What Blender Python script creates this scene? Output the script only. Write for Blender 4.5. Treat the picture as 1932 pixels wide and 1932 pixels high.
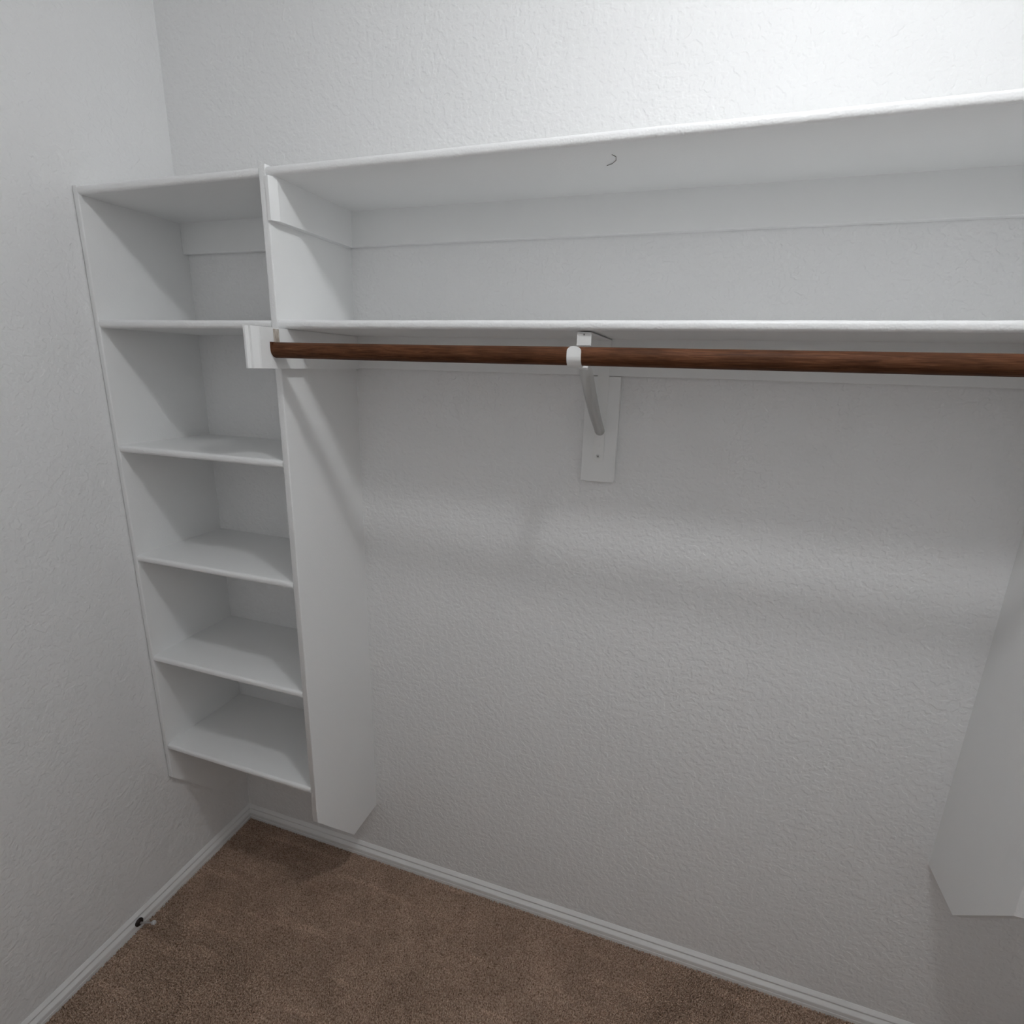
import bpy, bmesh, math, random
import numpy as np
from mathutils import Vector, Matrix

for o in list(bpy.data.objects):
    bpy.data.objects.remove(o, do_unlink=True)
scene = bpy.context.scene
COL = scene.collection
R = math.radians

# ------------------------------------------------------------------ camera
cam_data = bpy.data.cameras.new('camera')
cam = bpy.data.objects.new('camera', cam_data)
COL.objects.link(cam)
cam.location = (1.4867, -1.3501, 1.7374)
cam.rotation_mode = 'XYZ'
cam.rotation_euler = (R(75.007), R(-1.537), R(18.322))
cam_data.sensor_fit = 'HORIZONTAL'
cam_data.sensor_width = 36.0
cam_data.lens = 1016.7 / 1932.0 * 36.0
cam_data.clip_start = 0.01
scene.camera = cam

# ------------------------------------------------------------------ light and exposure
world = bpy.data.worlds.new('closed_room')
scene.world = world
world.use_nodes = True
world.node_tree.nodes['Background'].inputs[0].default_value = (0.8, 0.85, 0.9, 1)
world.node_tree.nodes['Background'].inputs[1].default_value = 0.0      # closed room: only its lamp lights it
LAMP = Vector((1.66, -0.90, 2.72))       # centre of the ceiling lamp's glass
LAMP_RX, LAMP_RZ = 0.066, 0.05
LAMP_STRENGTH = 122.0
LAMP_COLOR = (0.96, 0.985, 1.0, 1)
vs = scene.view_settings
vs.view_transform = 'Standard'
vs.look = 'None'
vs.gamma = 1.0
vs.use_curve_mapping = False
vs.exposure = 0.0
scene.cycles.max_bounces = 6
scene.cycles.adaptive_threshold = 0.1
scene.cycles.diffuse_bounces = 6
scene.cycles.glossy_bounces = 2

# ------------------------------------------------------------------ dimensions (metres)
RW, RD, RH = 2.743, 1.72, 2.80          # room width, depth, height
W, D, T = 0.5787, 0.2977, 0.0187        # shelf tower width, shelf depth, board thickness
XR = 2.1647                             # inner face of the far tower
Z1, Z2, Z3, Z4, Z5, Z6 = 2.134, 1.8271, 1.5051, 1.1882, 0.8666, 0.5533
CT = 0.019                              # cleat thickness
CH = 0.083                              # cleat height
ROD_Y, ROD_Z, ROD_R = -0.3355, 1.7610, 0.0166
RC = 0.022                              # thickness of the fluted rod cleats

# ------------------------------------------------------------------ materials
def new_mat(name):
    m = bpy.data.materials.new(name)
    m.use_nodes = True
    nt = m.node_tree
    b = nt.nodes['Principled BSDF']
    return m, nt, b

def node(nt, kind, **kw):
    n = nt.nodes.new(kind)
    for k, v in kw.items():
        if k in n.inputs:
            n.inputs[k].default_value = v
        else:
            setattr(n, k, v)
    return n

def coords(nt, scale=(1, 1, 1)):
    g = node(nt, 'ShaderNodeNewGeometry')
    mp = node(nt, 'ShaderNodeMapping')
    mp.inputs['Scale'].default_value = scale
    nt.links.new(g.outputs['Position'], mp.inputs['Vector'])
    return mp.outputs['Vector']

def ramp(nt, fac, stops):
    r = node(nt, 'ShaderNodeValToRGB')
    e = r.color_ramp.elements
    while len(e) < len(stops):
        e.new(0.5)
    for i, (p, c) in enumerate(stops):
        e[i].position = p
        e[i].color = c if len(c) == 4 else (*c, 1)
    nt.links.new(fac, r.inputs['Fac'])
    return r.outputs['Color']

def wall_material():
    m, nt, b = new_mat('textured_wall_paint')
    b.inputs['Base Color'].default_value = (0.89, 0.89, 0.89, 1)
    b.inputs['Roughness'].default_value = 0.48
    b.inputs['Specular IOR Level'].default_value = 0.22
    v = coords(nt)
    # knockdown plaster: flat-topped blobs with crisp edges over a fine orange peel
    n1 = node(nt, 'ShaderNodeTexNoise', Scale=62.0, Detail=1.5, Roughness=0.55)
    n2 = node(nt, 'ShaderNodeTexNoise', Scale=170.0, Detail=1.0, Roughness=0.6)
    nt.links.new(v, n1.inputs['Vector'])
    nt.links.new(v, n2.inputs['Vector'])
    r1 = ramp(nt, n1.outputs['Fac'], [(0.43, (0, 0, 0)), (0.55, (1, 1, 1))])
    mx = node(nt, 'ShaderNodeMix', data_type='FLOAT')
    mx.inputs['Factor'].default_value = 0.42
    nt.links.new(r1, mx.inputs['A'])
    nt.links.new(n2.outputs['Fac'], mx.inputs['B'])
    bp = node(nt, 'ShaderNodeBump', Strength=0.7, Distance=0.0016)
    nt.links.new(mx.outputs['Result'], bp.inputs['Height'])
    nt.links.new(bp.outputs['Normal'], b.inputs['Normal'])
    return m

def board_material(name='painted_board', rough=0.34, bump=0.12, color=(0.90, 0.903, 0.90)):
    m, nt, b = new_mat(name)
    b.inputs['Base Color'].default_value = (*color, 1)
    b.inputs['Roughness'].default_value = rough
    b.inputs['Specular IOR Level'].default_value = 0.45
    v = coords(nt)
    n1 = node(nt, 'ShaderNodeTexNoise', Scale=300.0, Detail=0.0)
    nt.links.new(v, n1.inputs['Vector'])
    bp = node(nt, 'ShaderNodeBump', Strength=bump, Distance=0.001)
    nt.links.new(n1.outputs['Fac'], bp.inputs['Height'])
    nt.links.new(bp.outputs['Normal'], b.inputs['Normal'])
    return m

def nosing_material():
    # the same paint brushed thickly over raw front edges
    m = board_material('brushed_edge_paint', 0.36, 0.5, (0.905, 0.905, 0.905))
    nt = m.node_tree
    return m

def rod_material():
    m, nt, b = new_mat('stained_rod_wood')
    v = coords(nt, (9.0, 150.0, 150.0))
    n = node(nt, 'ShaderNodeTexNoise', Scale=2.6, Detail=5.0, Roughness=0.62, Distortion=0.5)
    nt.links.new(v, n.inputs['Vector'])
    c = ramp(nt, n.outputs['Fac'], [(0.28, (0.055, 0.020, 0.009)), (0.48, (0.098, 0.038, 0.017)), (0.64, (0.140, 0.058, 0.027)), (0.80, (0.21, 0.095, 0.048))])
    v2 = coords(nt, (9.0, 9.0, 9.0))
    n2 = node(nt, 'ShaderNodeTexNoise', Scale=1.0, Detail=2.0)
    nt.links.new(v2, n2.inputs['Vector'])
    c2 = ramp(nt, n2.outputs['Fac'], [(0.35, (0.72, 0.72, 0.72)), (0.65, (1.1, 1.1, 1.1))])
    mx = node(nt, 'ShaderNodeMix', data_type='RGBA', blend_type='MULTIPLY')
    mx.inputs['Factor'].default_value = 1.0
    nt.links.new(c, mx.inputs['A'])
    nt.links.new(c2, mx.inputs['B'])
    nt.links.new(mx.outputs['Result'], b.inputs['Base Color'])
    b.inputs['Roughness'].default_value = 0.55
    b.inputs['Specular IOR Level'].default_value = 0.12
    bp = node(nt, 'ShaderNodeBump', Strength=0.35, Distance=0.0008)
    nt.links.new(n.outputs['Fac'], bp.inputs['Height'])
    nt.links.new(bp.outputs['Normal'], b.inputs['Normal'])
    return m

def carpet_material():
    m, nt, b = new_mat('brown_carpet_yarn')
    v = coords(nt)
    fine = node(nt, 'ShaderNodeTexNoise', Scale=210.0, Detail=1.0, Roughness=0.7)
    big = node(nt, 'ShaderNodeTexNoise', Scale=7.0, Detail=3.0, Roughness=0.6)
    mid = node(nt, 'ShaderNodeTexNoise', Scale=34.0, Detail=1.0, Roughness=0.6)
    for n in (fine, big, mid):
        nt.links.new(v, n.inputs['Vector'])
    c = ramp(nt, fine.outputs['Fac'], [(0.30, (0.230, 0.145, 0.100)), (0.47, (0.480, 0.335, 0.250)), (0.70, (0.70, 0.535, 0.43))])
    cb = ramp(nt, big.outputs['Fac'], [(0.33, (0.89, 0.885, 0.88)), (0.52, (1.0, 1.0, 1.0)), (0.72, (1.16, 1.17, 1.18))])
    cm = ramp(nt, mid.outputs['Fac'], [(0.30, (0.94, 0.935, 0.93)), (0.70, (1.06, 1.06, 1.06))])
    m1 = node(nt, 'ShaderNodeMix', data_type='RGBA', blend_type='MULTIPLY')
    m2 = node(nt, 'ShaderNodeMix', data_type='RGBA', blend_type='MULTIPLY')
    m1.inputs['Factor'].default_value = 1.0
    m2.inputs['Factor'].default_value = 1.0
    nt.links.new(c, m1.inputs['A']); nt.links.new(cb, m1.inputs['B'])
    nt.links.new(m1.outputs['Result'], m2.inputs['A']); nt.links.new(cm, m2.inputs['B'])
    # brushed strokes where the nap lies the other way
    g = node(nt, 'ShaderNodeNewGeometry')
    mp = node(nt, 'ShaderNodeMapping')
    mp.inputs['Rotation'].default_value = (0, 0, 0.75)
    mp.inputs['Scale'].default_value = (3.0, 22.0, 1.0)
    nt.links.new(g.outputs['Position'], mp.inputs['Vector'])
    st = node(nt, 'ShaderNodeTexNoise', Scale=1.0, Detail=2.0, Roughness=0.5)
    nt.links.new(mp.outputs['Vector'], st.inputs['Vector'])
    cs = ramp(nt, st.outputs['Fac'], [(0.58, (1.0, 1.0, 1.0)), (0.70, (1.22, 1.23, 1.24))])
    m3 = node(nt, 'ShaderNodeMix', data_type='RGBA', blend_type='MULTIPLY')
    m3.inputs['Factor'].default_value = 1.0
    nt.links.new(m2.outputs['Result'], m3.inputs['A']); nt.links.new(cs, m3.inputs['B'])
    nt.links.new(m3.outputs['Result'], b.inputs['Base Color'])
    b.inputs['Roughness'].default_value = 0.95
    b.inputs['Specular IOR Level'].default_value = 0.1
    return m

def plain(name, color, rough=0.5, metal=0.0, emit=0.0, ecol=None, spec=0.5):
    m, nt, b = new_mat(name)
    b.inputs['Base Color'].default_value = (*color, 1)
    b.inputs['Roughness'].default_value = rough
    b.inputs['Metallic'].default_value = metal
    b.inputs['Specular IOR Level'].default_value = spec
    n = node(nt, 'ShaderNodeTexNoise', Scale=300.0, Detail=0.0)
    nt.links.new(coords(nt), n.inputs['Vector'])
    bp = node(nt, 'ShaderNodeBump', Strength=0.05, Distance=0.0005)
    nt.links.new(n.outputs['Fac'], bp.inputs['Height'])
    nt.links.new(bp.outputs['Normal'], b.inputs['Normal'])
    if emit:
        b.inputs['Emission Color'].default_value = ecol
        b.inputs['Emission Strength'].default_value = emit
    return m

def bare_wood_material():
    m, nt, b = new_mat('bare_wood')
    n = node(nt, 'ShaderNodeTexNoise', Scale=180.0, Detail=3.0)
    nt.links.new(coords(nt, (1, 1, 0.35)), n.inputs['Vector'])
    c = ramp(nt, n.outputs['Fac'], [(0.35, (0.42, 0.36, 0.30)), (0.6, (0.62, 0.57, 0.51)), (0.75, (0.74, 0.72, 0.69))])
    nt.links.new(c, b.inputs['Base Color'])
    b.inputs['Roughness'].default_value = 0.7
    return m

M_WALL = wall_material()
M_BOARD = board_material()
M_EDGE = nosing_material()
M_TRIM = board_material('baseboard_paint', 0.4, 0.1, (0.88, 0.88, 0.875))
M_CEIL = plain('ceiling_paint', (0.88, 0.88, 0.88), 0.9, spec=0.2)
M_ROD = rod_material()
M_CARPET = carpet_material()
M_BACKING = plain('carpet_backing', (0.10, 0.065, 0.045), 0.95, spec=0.1)
M_STEEL = plain('white_enamelled_steel', (0.88, 0.88, 0.87), 0.35)
M_SCREW = plain('screw_steel', (0.30, 0.29, 0.28), 0.4, 0.8)
M_DARK = plain('aged_bronze', (0.045, 0.035, 0.032), 0.4, 0.6)
M_CHROME = plain('brushed_steel', (0.62, 0.60, 0.60), 0.28, 1.0)
M_RUBBER = plain('white_rubber', (0.70, 0.69, 0.69), 0.6)
M_HAIR = plain('dark_hair', (0.10, 0.08, 0.07), 0.5)
M_BARE = bare_wood_material()
M_GLASS = plain('lit_frosted_glass', (0.9, 0.9, 0.9), 0.4, emit=LAMP_STRENGTH, ecol=LAMP_COLOR)

# ------------------------------------------------------------------ builders
def link_mesh(name, bm, mat, parent=None, smooth=False, angle=35):
    bmesh.ops.recalc_face_normals(bm, faces=bm.faces[:])
    me = bpy.data.meshes.new(name)
    bm.to_mesh(me)
    bm.free()
    mats = mat if isinstance(mat, (list, tuple)) else [mat]
    for mm in mats:
        me.materials.append(mm)
    o = bpy.data.objects.new(name, me)
    COL.objects.link(o)
    if parent is not None:
        o.parent = parent
        o.matrix_parent_inverse = Matrix.Translation(-parent.location)
    if smooth:
        for p in me.polygons:
            p.use_smooth = True
        me.set_sharp_from_angle(angle=R(angle))
    return o

def add_box(bm, x0, x1, y0, y1, z0, z1):
    v = [bm.verts.new(c) for c in ((x0, y0, z0), (x1, y0, z0), (x1, y1, z0), (x0, y1, z0), (x0, y0, z1), (x1, y0, z1), (x1, y1, z1), (x0, y1, z1))]
    fs = [bm.faces.new([v[i] for i in f]) for f in ((0, 3, 2, 1), (4, 5, 6, 7), (0, 1, 5, 4), (1, 2, 6, 5), (2, 3, 7, 6), (3, 0, 4, 7))]
    return v, fs

def box(x0, x1, y0, y1, z0, z1, bevel=0.0, seg=2):
    bm = bmesh.new()
    add_box(bm, x0, x1, y0, y1, z0, z1)
    if bevel:
        bmesh.ops.bevel(bm, geom=bm.edges[:], offset=bevel, segments=seg, affect='EDGES', profile=0.5)
    return bm

def prism(bm, pts, axis, a0, a1):
    """extrude a 2D outline (other two axes in x,y,z order) along axis from a0 to a1"""
    def place(p, a):
        c = list(p)
        c.insert(axis, a)
        return c
    lo = [bm.verts.new(place(p, a0)) for p in pts]
    hi = [bm.verts.new(place(p, a1)) for p in pts]
    n = len(pts)
    bm.faces.new(lo)
    bm.faces.new(hi[::-1])
    for i in range(n):
        j = (i + 1) % n
        bm.faces.new((lo[i], lo[j], hi[j], hi[i]))
    return lo, hi

def nosed_outline(yb, yf, z0, z1, r=0.0075, seg=5):
    """board section in (y, z) with a rounded front edge"""
    pts = [(yb, z0), (yb, z1)]
    for k in range(seg + 1):
        a = math.pi / 2 * k / seg
        pts.append((yf + r - r * math.sin(a), z1 - r + r * math.cos(a)))
    for k in range(seg + 1):
        a = math.pi / 2 * k / seg
        pts.append((yf + r - r * math.cos(a), z0 + r - r * math.sin(a)))
    return pts

def shelf_board(name, x0, x1, ztop, parent, yf=-D, mat=None):
    """shelf with rounded front edge; the front edge is a slightly wavy brushed nosing"""
    bm = bmesh.new()
    out = nosed_outline(0.0, yf, ztop - T, ztop)
    n = max(2, int((x1 - x0) / 0.05))
    rings = []
    rnd = random.Random(int(ztop * 1000) + int(x0 * 77))
    for i in range(n + 1):
        x = x0 + (x1 - x0) * i / n
        dz = 0 if i in (0, n) else rnd.uniform(-0.0003, 0.0003)
        rings.append([bm.verts.new((x, y, z + (dz if y < yf + 0.02 else 0))) for y, z in out])
    k = len(out)
    for a, b in zip(rings, rings[1:]):
        for i in range(k):
            j = (i + 1) % k
            f = bm.faces.new((a[i], a[j], b[j], b[i]))
            if 2 <= i < k - 1:
                f.material_index = 1
    bm.faces.new(rings[0])
    bm.faces.new(rings[-1][::-1])
    return link_mesh(name, bm, [M_BOARD, M_EDGE], parent, smooth=True, angle=40)

def empty(name, loc, label, cat, group=None):
    o = bpy.data.objects.new(name, None)
    o.location = loc
    o.empty_display_size = 0.05
    COL.objects.link(o)
    o['label'] = label
    o['category'] = cat
    if group:
        o['group'] = group
    return o

def tag(o, label, cat, group=None, kind=None):
    o['label'] = label
    o['category'] = cat
    if group:
        o['group'] = group
    if kind:
        o['kind'] = kind
    return o

def structure(o, label, cat):
    return tag(o, label, cat, kind='structure')

def tube(bm, path, r, seg=12, cap=True):
    """round tube through a list of points"""
    path = [Vector(p) for p in path]
    rings = []
    for i, p in enumerate(path):
        d = (path[min(i + 1, len(path) - 1)] - path[max(i - 1, 0)]).normalized()
        up = Vector((0, 0, 1)) if abs(d.z) < 0.9 else Vector((1, 0, 0))
        u = d.cross(up).normalized()
        w = u.cross(d)
        rr = r[i] if isinstance(r, (list, tuple)) else r
        rings.append([bm.verts.new(p + (u * math.cos(2 * math.pi * k / seg) + w * math.sin(2 * math.pi * k / seg)) * rr) for k in range(seg)])
    for a, b in zip(rings, rings[1:]):
        for k in range(seg):
            bm.faces.new((a[k], a[(k + 1) % seg], b[(k + 1) % seg], b[k]))
    if cap:
        bm.faces.new(rings[0][::-1])
        bm.faces.new(rings[-1])

# ------------------------------------------------------------------ room shell
H = 0.10
structure(link_mesh('wall_back', box(-H, RW + H, 0, H, -H, RH + H), M_WALL), 'white textured back wall behind shelves and hanging rod', 'wall')
structure(link_mesh('wall_left', box(-H, 0, -RD, 0, -H, RH + H), M_WALL), 'white textured left wall beside the shelf tower', 'wall')
structure(link_mesh('wall_right', box(RW, RW + H, -RD, 0, -H, RH + H), M_WALL), 'white textured right wall of the closet', 'wall')
structure(link_mesh('wall_front', box(-H, RW + H, -RD - H, -RD, -H, RH + H), M_WALL), 'white textured front wall of the closet', 'wall')
structure(link_mesh('ceiling', box(0, RW, -RD, 0, RH, RH + H), M_CEIL), 'flat white closet ceiling carrying the lamp', 'ceiling')
structure(link_mesh('floor', box(0, RW, -RD, 0, -H, -0.004), M_CARPET), 'closet floor under the brown carpet pile', 'floor')

def carpet():
    """cut pile: one small leaning tuft per yarn end"""
    rng = np.random.default_rng(4)
    s = 0.0034
    gx = np.arange(0.002, RW, s)
    gy = np.arange(-1.05, -0.002, s)
    X, Y = np.meshgrid(gx, gy)
    X = X.ravel() + rng.uniform(-.45, .45, X.size) * s
    Y = Y.ravel() + rng.uniform(-.45, .45, Y.size) * s
    n = X.size
    h = 0.0085 + rng.uniform(-0.0012, 0.0013, n)
    # pile lies over in broad brushed strokes
    flow = 2.2 * np.sin(3.1 * X + 1.7 * Y) + 1.6 * np.sin(2.3 * Y - 4.0 * X + 1.0)
    lean = 0.0032 * (0.6 + 0.4 * np.sin(5 * X - 3 * Y))
    ax = rng.uniform(0, 2 * np.pi, n)
    dx = np.cos(flow) * lean + rng.normal(0, 0.0014, n)
    dy = np.sin(flow) * lean + rng.normal(0, 0.0014, n)
    w = 0.0026
    V = np.empty((n, 6, 3))
    for k in range(3):
        a = ax + 2 * np.pi * k / 3
        V[:, k, 0] = X + w * np.cos(a); V[:, k, 1] = Y + w * np.sin(a); V[:, k, 2] = -0.004
        V[:, 3 + k, 0] = X + dx + w * 0.72 * np.cos(a); V[:, 3 + k, 1] = Y + dy + w * 0.72 * np.sin(a); V[:, 3 + k, 2] = h - 0.004 + rng.uniform(-.0012, .0012, n)
    base = (np.arange(n) * 6)[:, None]
    tri = np.array([[3, 4, 5], [0, 1, 4], [0, 4, 3], [1, 2, 5], [1, 5, 4], [2, 0, 3], [2, 3, 5]])
    F = (base[:, None, :] + tri[None]).reshape(-1, 3).astype(np.int32)
    me = bpy.data.meshes.new('carpet_pile')
    me.vertices.add(n * 6)
    me.vertices.foreach_set('co', V.reshape(-1).astype(np.float32))
    me.loops.add(F.size)
    me.loops.foreach_set('vertex_index', F.reshape(-1))
    me.polygons.add(len(F))
    me.polygons.foreach_set('loop_start', np.arange(0, F.size, 3, dtype=np.int32))
    me.update(calc_edges=True)
    me.materials.append(M_CARPET)
    o = bpy.data.objects.new('carpet_pile', me)
    COL.objects.link(o)
    tag(o, 'short brown cut pile carpet covering the closet floor', 'carpet', kind='stuff')
carpet()

# baseboards: stepped moulding section, (distance from wall, height)
BASE = [(0.0, -0.004), (0.0135, -0.004), (0.0135, 0.0140), (0.0118, 0.0150), (0.0118, 0.0162), (0.0135, 0.0172), (0.0134, 0.0285),
        (0.0124, 0.0305), (0.0056, 0.0385), (0.0052, 0.0400), (0.0058, 0.0430), (0.0080, 0.0455), (0.0080, 0.0468), (0.0072, 0.0482), (0.0008, 0.0572), (0.0, 0.0574)]
def baseboard(name, side, label):
    bm = bmesh.new()
    if side == 'back':
        prism(bm, [(-d, z) for d, z in BASE], 0, 0.0, RW)
    elif side == 'left':
        prism(bm, [(d, z) for d, z in BASE], 1, -RD, -0.0)
    else:
        prism(bm, [(RW - d, z) for d, z in BASE], 1, -RD, -0.0)
    structure(link_mesh(name, bm, M_TRIM), label, 'baseboard')
baseboard('baseboard_back', 'back', 'white moulded baseboard along the back wall')
baseboard('baseboard_left', 'left', 'white moulded baseboard along the left wall with door stop')
baseboard('baseboard_right', 'right', 'white moulded baseboard along the right wall')

# ------------------------------------------------------------------ shelf towers
def side_panel(parent, x0, x1, ztop, zfront, zbot, dch, inner_bevel=0.003):
    """upright board whose lower front corner is cut off at an angle"""
    bm = bmesh.new()
    lo, hi = prism(bm, [(0.0, ztop), (-D, ztop), (-D, zfront), (-D + dch, zbot), (0.0, zbot)], 0, x0, x1)
    fe = [e for e in bm.edges if all(abs(v.co.y + D) < 1e-5 for v in e.verts) and abs(e.verts[0].co.z - e.verts[1].co.z) > 0.1]
    bmesh.ops.bevel(bm, geom=fe, offset=inner_bevel, segments=3, affect='EDGES', profile=0.5)
    for f in bm.faces:
        if f.calc_center_median().y < -D + inner_bevel + 1e-4:
            f.material_index = 1
    return link_mesh('side_panel', bm, [M_BOARD, M_EDGE], parent, smooth=True, angle=40)

def cleat_strip(name, x0, x1, y0, y1, z0, z1, parent):
    return link_mesh(name, box(x0, x1, y0, y1, z0, z1, 0.0012, 1), M_BOARD, parent)

tower = empty('shelf_tower', (0, 0, 0.24), 'white painted six-shelf tower standing against the left wall', 'shelf tower')
side_panel(tower, 0.0022, T, Z1 + 0.001, 0.4298, 0.2443, 0.1571)
side_panel(tower, W - T, W, Z1 + 0.004, 0.4402, 0.2380, 0.1633)
for z in (Z1, Z2, Z3, Z4, Z5, Z6):
    shelf_board('shelf', T, W - T, z, tower)
cleat_strip('wall_cleat', T, W - T, -CT, 0, Z1 - T - CH, Z1 - T + 0.0012, tower)

tower2 = empty('shelf_tower', (RW, 0, 0.57), 'white painted shelf tower at the right edge with angled lower corner', 'shelf tower')
side_panel(tower2, XR, XR + T, Z1 + 0.003, 0.763, 0.5717, 0.1612)
side_panel(tower2, RW - T, RW - 0.0005, Z1 + 0.001, 0.763, 0.5717, 0.1612)
for z in (Z1, Z2, Z3, Z4, Z5):
    shelf_board('shelf', XR + T, RW - T, z, tower2)
cleat_strip('wall_cleat', XR + T, RW - T, -CT, 0, Z1 - T - CH, Z1 - T, tower2)

# ------------------------------------------------------------------ long shelves and their cleats
def plan_prism(name, pts, z0, z1, parent, mat=M_BOARD):
    bm = bmesh.new()
    prism(bm, pts, 2, z0, z1)
    return link_mesh(name, bm, mat, parent)

up = empty('closet_shelf', (W, 0, Z1 - T), 'long white upper shelf running beneath the bare back wall', 'shelf', 'long shelves between the towers')
shelf_board('board', W, XR, Z1, up)
cleat_strip('back_cleat', W + 0.0005, XR - 0.0005, -CT, 0, Z1 - T - CH, Z1 - T + 0.0012, up)
plan_prism('side_cleat', [(W, -CT), (W, -0.301), (W + 0.0075, -0.301), (W + 0.0190, -0.286), (W + 0.0190, -CT)], Z1 - T - CH - 0.003, Z1 - T, up)
plan_prism('side_cleat', [(XR, -CT), (XR - 0.0190, -CT), (XR - 0.0190, -0.286), (XR - 0.0075, -0.301), (XR, -0.301)], Z1 - T - CH - 0.003, Z1 - T, up)

low = empty('closet_shelf', (W, 0, Z2 - T), 'long white lower shelf directly above the brown hanging rod', 'shelf', 'long shelves between the towers')
shelf_board('board', W, XR, Z2, low)
cleat_strip('back_cleat', W + 0.0005, XR - 0.0005, -CT, 0, 1.7243, Z2 - T + 0.0012, low)
# rod cleats: a length of fluted casing reaching out past the tower's front edge
def rod_cleat(x, s):
    P = [(0.0, -CT), (0.0, -0.4020), (0.0015, -0.4035), (0.0065, -0.4035), (0.0090, -0.4005), (0.0094, -0.3975), (0.0150, -0.3965), (0.0158, -0.3950), (0.0212, -0.3835), (RC, -0.3800), (RC, -CT)]
    pts = [(x + s * a, b) for a, b in P]
    return plan_prism('side_cleat', pts if s < 0 else pts[::-1], 1.7215, Z2 - T - 0.0005, low)
sc = rod_cleat(W, 1)
rod_cleat(XR, -1)
bare = link_mesh('bare_wood_strip', box(W + RC - 0.0005, W + RC + 0.0008, -0.3395, -0.3225, ROD_Z + ROD_R, Z2 - T - 0.003), M_BARE, sc)
bare['label'] = 'small unpainted wood strip above the rod end'

# ------------------------------------------------------------------ hanging rod
def rod():
    bm = bmesh.new()
    x0, x1 = W + RC + 0.0003, XR - RC - 0.0003
    seg, n = 28, 40
    rings = []
    for i in range(n + 1):
        x = x0 + (x1 - x0) * i / n
        sag = -0.0022 * math.sin(math.pi * min(1, (x - x0) / 0.68)) if x < 1.27 else -0.002 * math.sin(math.pi * (x - 1.27) / (x1 - 1.27))
        rings.append([bm.verts.new((x, ROD_Y + ROD_R * math.cos(2 * math.pi * k / seg), ROD_Z + sag * 0.3 + ROD_R * math.sin(2 * math.pi * k / seg))) for k in range(seg)])
    for a, b in zip(rings, rings[1:]):
        for k in range(seg):
            bm.faces.new((a[k], a[(k + 1) % seg], b[(k + 1) % seg], b[k]))
    bm.faces.new(rings[0][::-1])
    bm.faces.new(rings[-1])
    e = empty('closet_rod', (x0, ROD_Y, ROD_Z), 'long round brown stained wood hanging rod below the lower shelf', 'closet rod')
    link_mesh('pole', bm, M_ROD, e, smooth=True, angle=50)
    # flat-topped plug that fills the notch in the cleat
    for xa, s in ((x0 - 0.0004, 1), (x1 + 0.0004, -1)):
        bm = bmesh.new()
        pts = [(ROD_Y - ROD_R, ROD_Z + ROD_R), (ROD_Y + ROD_R, ROD_Z + ROD_R)]
        for k in range(15):
            a = math.pi * k / 14
            pts.append((ROD_Y + ROD_R * math.cos(a), ROD_Z - ROD_R * math.sin(a)))
        prism(bm, pts, 0, xa, xa + s * 0.003)
        link_mesh('end_plug', bm, M_ROD, e)
rod()

# ------------------------------------------------------------------ backing board and bracket
bb = link_mesh('mounting_board', box(1.2362, 1.3200, -CT, 0, 1.4663, 1.7235, 0.001, 1), M_BOARD)
tag(bb, 'short upright white board on the wall behind the rod bracket', 'board')

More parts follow.
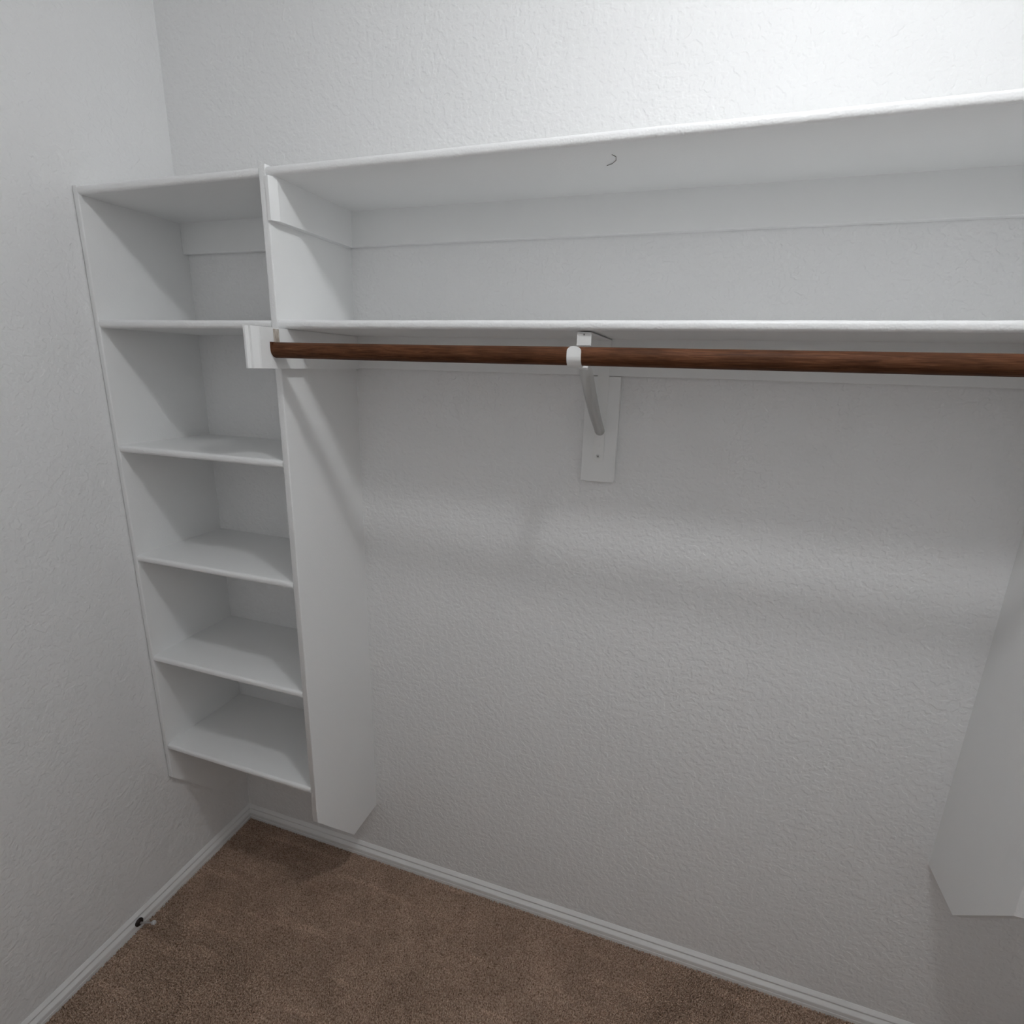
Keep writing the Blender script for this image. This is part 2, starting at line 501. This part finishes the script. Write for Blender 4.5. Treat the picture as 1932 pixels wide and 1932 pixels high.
def bracket():
    xc = 1.2775
    e = empty('shelf_bracket', (xc, -CT, 1.515), 'white steel shelf and rod bracket screwed to the short upright board', 'bracket')
    hw = 0.0135
    y0 = -CT
    # wall leg with rounded lower end
    bm = bmesh.new()
    pts = [(xc - hw, 1.806), (xc - hw, 1.530)]
    for k in range(9):
        a = math.pi * k / 8
        pts.append((xc - hw * math.cos(a), 1.528 - hw * math.sin(a)))
    pts += [(xc + hw, 1.530), (xc + hw, 1.806)]
    prism(bm, pts, 1, y0 - 0.0022, y0 - 0.0002)
    leg = link_mesh('wall_leg', bm, M_STEEL, e)
    bm = bmesh.new()
    add_box(bm, xc - hw + 0.001, xc + hw - 0.001, y0 - 0.0042, y0 - 0.0022, 1.545, 1.60)
    link_mesh('overlap_plate', bm, M_STEEL, leg)
    for zc_, rr, mm, nm in ((1.531, 0.0052, M_STEEL, 'screw'), (1.557, 0.0042, M_STEEL, 'rivet')):
        bm = bmesh.new()
        tube(bm, [(xc, y0 - 0.002, zc_), (xc, y0 - 0.0052, zc_)], [rr, rr * 0.75], 14)
        s = link_mesh(nm, bm, mm, leg)
        if nm == 'screw':
            bm = bmesh.new()
            add_box(bm, xc - 0.0022, xc + 0.0022, y0 - 0.0056, y0 - 0.005, zc_ - 0.0022, zc_ + 0.0022)
            link_mesh('screw_slot', bm, M_SCREW, leg)
    # arm below the shelf, front end turned down
    bm = bmesh.new()
    add_box(bm, xc - hw, xc + hw, -0.286, y0, 1.8040, 1.8062)
    arm = link_mesh('shelf_arm', bm, M_STEEL, e)
    bm = box(xc - hw - 0.0005, xc + hw + 0.0005, -0.288, -0.286, 1.7815, 1.8035, 0.0006, 1)
    link_mesh('front_tab', bm, M_STEEL, arm)
    bm = bmesh.new()
    tube(bm, [(xc, -0.2875, 1.8018), (xc, -0.2895, 1.8018)], 0.0016, 10)
    link_mesh('tab_hole', bm, M_SCREW, arm)
    # brace: channel with rounded nose from the rod cradle down to the leg
    A = Vector((0, -0.264, ROD_Z - 0.020))
    B = Vector((0, y0 - 0.003, 1.586))
    ax = (B - A).normalized()
    nrm = Vector((0, ax.z, -ax.y))          # towards the room, down
    if nrm.y > 0:
        nrm = -nrm
    bm = bmesh.new()
    sec = []
    for k in range(11):
        a = math.pi * k / 10
        sec.append((-math.cos(a) * 0.0135, math.sin(a)))
    rings = []
    NS = 10
    for i in range(NS + 1):
        f = i / NS
        bow = 0.006 * math.sin(math.pi * f)
        dep = 0.010 + 0.010 * math.sin(math.pi * min(1, f * 1.05)) if f < 0.95 else 0.010
        wdt = 1.0 - 0.12 * f
        c = A + (B - A) * f + nrm * (bow)
        ring = [bm.verts.new((xc + sx * wdt, c.y + nrm.y * (sy * dep - 0.006), c.z + nrm.z * (sy * dep - 0.006))) for sx, sy in sec]
        rings.append(ring)
    for a, b in zip(rings, rings[1:]):
        for k in range(len(sec) - 1):
            bm.faces.new((a[k], a[k + 1], b[k + 1], b[k]))
    bmesh.ops.solidify(bm, geom=bm.faces[:], thickness=0.0018)
    link_mesh('brace', bm, M_STEEL, e, smooth=True, angle=50)
    # hook strap around the rod
    bm = bmesh.new()
    ro, ri = ROD_R + 0.0032, ROD_R + 0.0004
    prof_o, prof_i = [], []
    a0, a1 = R(175), R(300)
    N = 18
    for k in range(N + 1):
        a = a0 + (a1 - a0) * k / N
        prof_o.append((ROD_Y + ro * math.cos(a), ROD_Z + ro * math.sin(a)))
        prof_i.append((ROD_Y + ri * math.cos(a), ROD_Z + ri * math.sin(a)))
    # rises in front of the rod to a rounded tip
    hh = 0.0130
    prism(bm, prof_o + prof_i[::-1], 0, xc - 0.004 - hh, xc - 0.004 + hh)
    hook = link_mesh('rod_hook', bm, M_STEEL, e, smooth=True, angle=50)
    bm = bmesh.new()
    yf = ROD_Y - ro
    pts = [(xc - 0.004 - hh, ROD_Z)]
    for k in range(11):
        a = math.pi * k / 10
        pts.append((xc - 0.004 - hh * math.cos(a), ROD_Z + 0.0085 + 0.0085 * math.sin(a)))
    pts.append((xc - 0.004 + hh, ROD_Z))
    prism(bm, pts, 1, yf, yf + 0.0026)
    link_mesh('hook_tip', bm, M_STEEL, hook)
    # strut tying the cradle up to the arm
    bm = bmesh.new()
    add_box(bm, xc - hw + 0.003, xc + hw - 0.003, -0.2850, -0.2830, ROD_Z - 0.024, 1.8040)
    add_box(bm, xc - hw + 0.003, xc + hw - 0.003, ROD_Y + 0.012, -0.2830, ROD_Z - 0.0225, ROD_Z - 0.0200)
    link_mesh('hook_strut', bm, M_STEEL, e)
bracket()

# ------------------------------------------------------------------ door stop on the left baseboard
def door_stop():
    y, z = -0.471, 0.030
    x0 = 0.0135
    e = empty('door_stop', (x0, y, z), 'small metal door stop with white tip on the left baseboard', 'door stop')
    bm = bmesh.new()
    tube(bm, [(x0 - 0.001, y, z), (x0 + 0.002, y, z), (x0 + 0.0045, y, z), (x0 + 0.0075, y, z)], [0.0125, 0.0125, 0.0105, 0.0055], 24)
    link_mesh('flange', bm, M_DARK, e, smooth=True, angle=40)
    tip = Vector((0.0765, -0.465, 0.0475))
    root = Vector((x0 + 0.006, y, z))
    d = (tip - root).normalized()
    L = (tip - root).length
    bm = bmesh.new()
    tube(bm, [root, root + d * 0.006, root + d * (L - 0.008)], [0.0042, 0.0026, 0.0026], 16)
    link_mesh('stem', bm, M_CHROME, e, smooth=True, angle=40)
    bm = bmesh.new()
    tube(bm, [root + d * (L - 0.011), root + d * (L - 0.010), root + d * (L - 0.002), root + d * L], [0.0040, 0.0062, 0.0060, 0.0042], 16)
    link_mesh('rubber_tip', bm, M_RUBBER, e, smooth=True, angle=40)
door_stop()

# ------------------------------------------------------------------ stray hair clinging under the upper shelf
bm = bmesh.new()
tube(bm, [(1.300, -0.243, Z1 - T - 0.0006), (1.306, -0.232, Z1 - T - 0.001), (1.3035, -0.214, Z1 - T - 0.001), (1.295, -0.200, Z1 - T - 0.001), (1.283, -0.190, Z1 - T - 0.0006)], 0.00045, 6)
tag(link_mesh('hair_strand', bm, M_HAIR), 'thin curved dark hair stuck beneath the long upper shelf', 'hair')

# ------------------------------------------------------------------ ceiling lamp (above the frame)
def lamp():
    e = empty('ceiling_lamp', (LAMP.x, LAMP.y, RH), 'small frosted glass lamp on the closet ceiling', 'lamp')
    bm = bmesh.new()
    tube(bm, [(LAMP.x, LAMP.y, RH), (LAMP.x, LAMP.y, RH - 0.02), (LAMP.x, LAMP.y, LAMP.z + LAMP_RZ * 0.8)], [0.075, 0.07, 0.05], 32)
    link_mesh('canopy', bm, M_STEEL, e, smooth=True, angle=40)
    bm = bmesh.new()
    bmesh.ops.create_uvsphere(bm, u_segments=12, v_segments=8, radius=1.0)
    for v in bm.verts:
        v.co = Vector((v.co.x * LAMP_RX, v.co.y * LAMP_RX, v.co.z * LAMP_RZ)) + LAMP
    link_mesh('glass_globe', bm, M_GLASS, e, smooth=True, angle=180)
lamp()
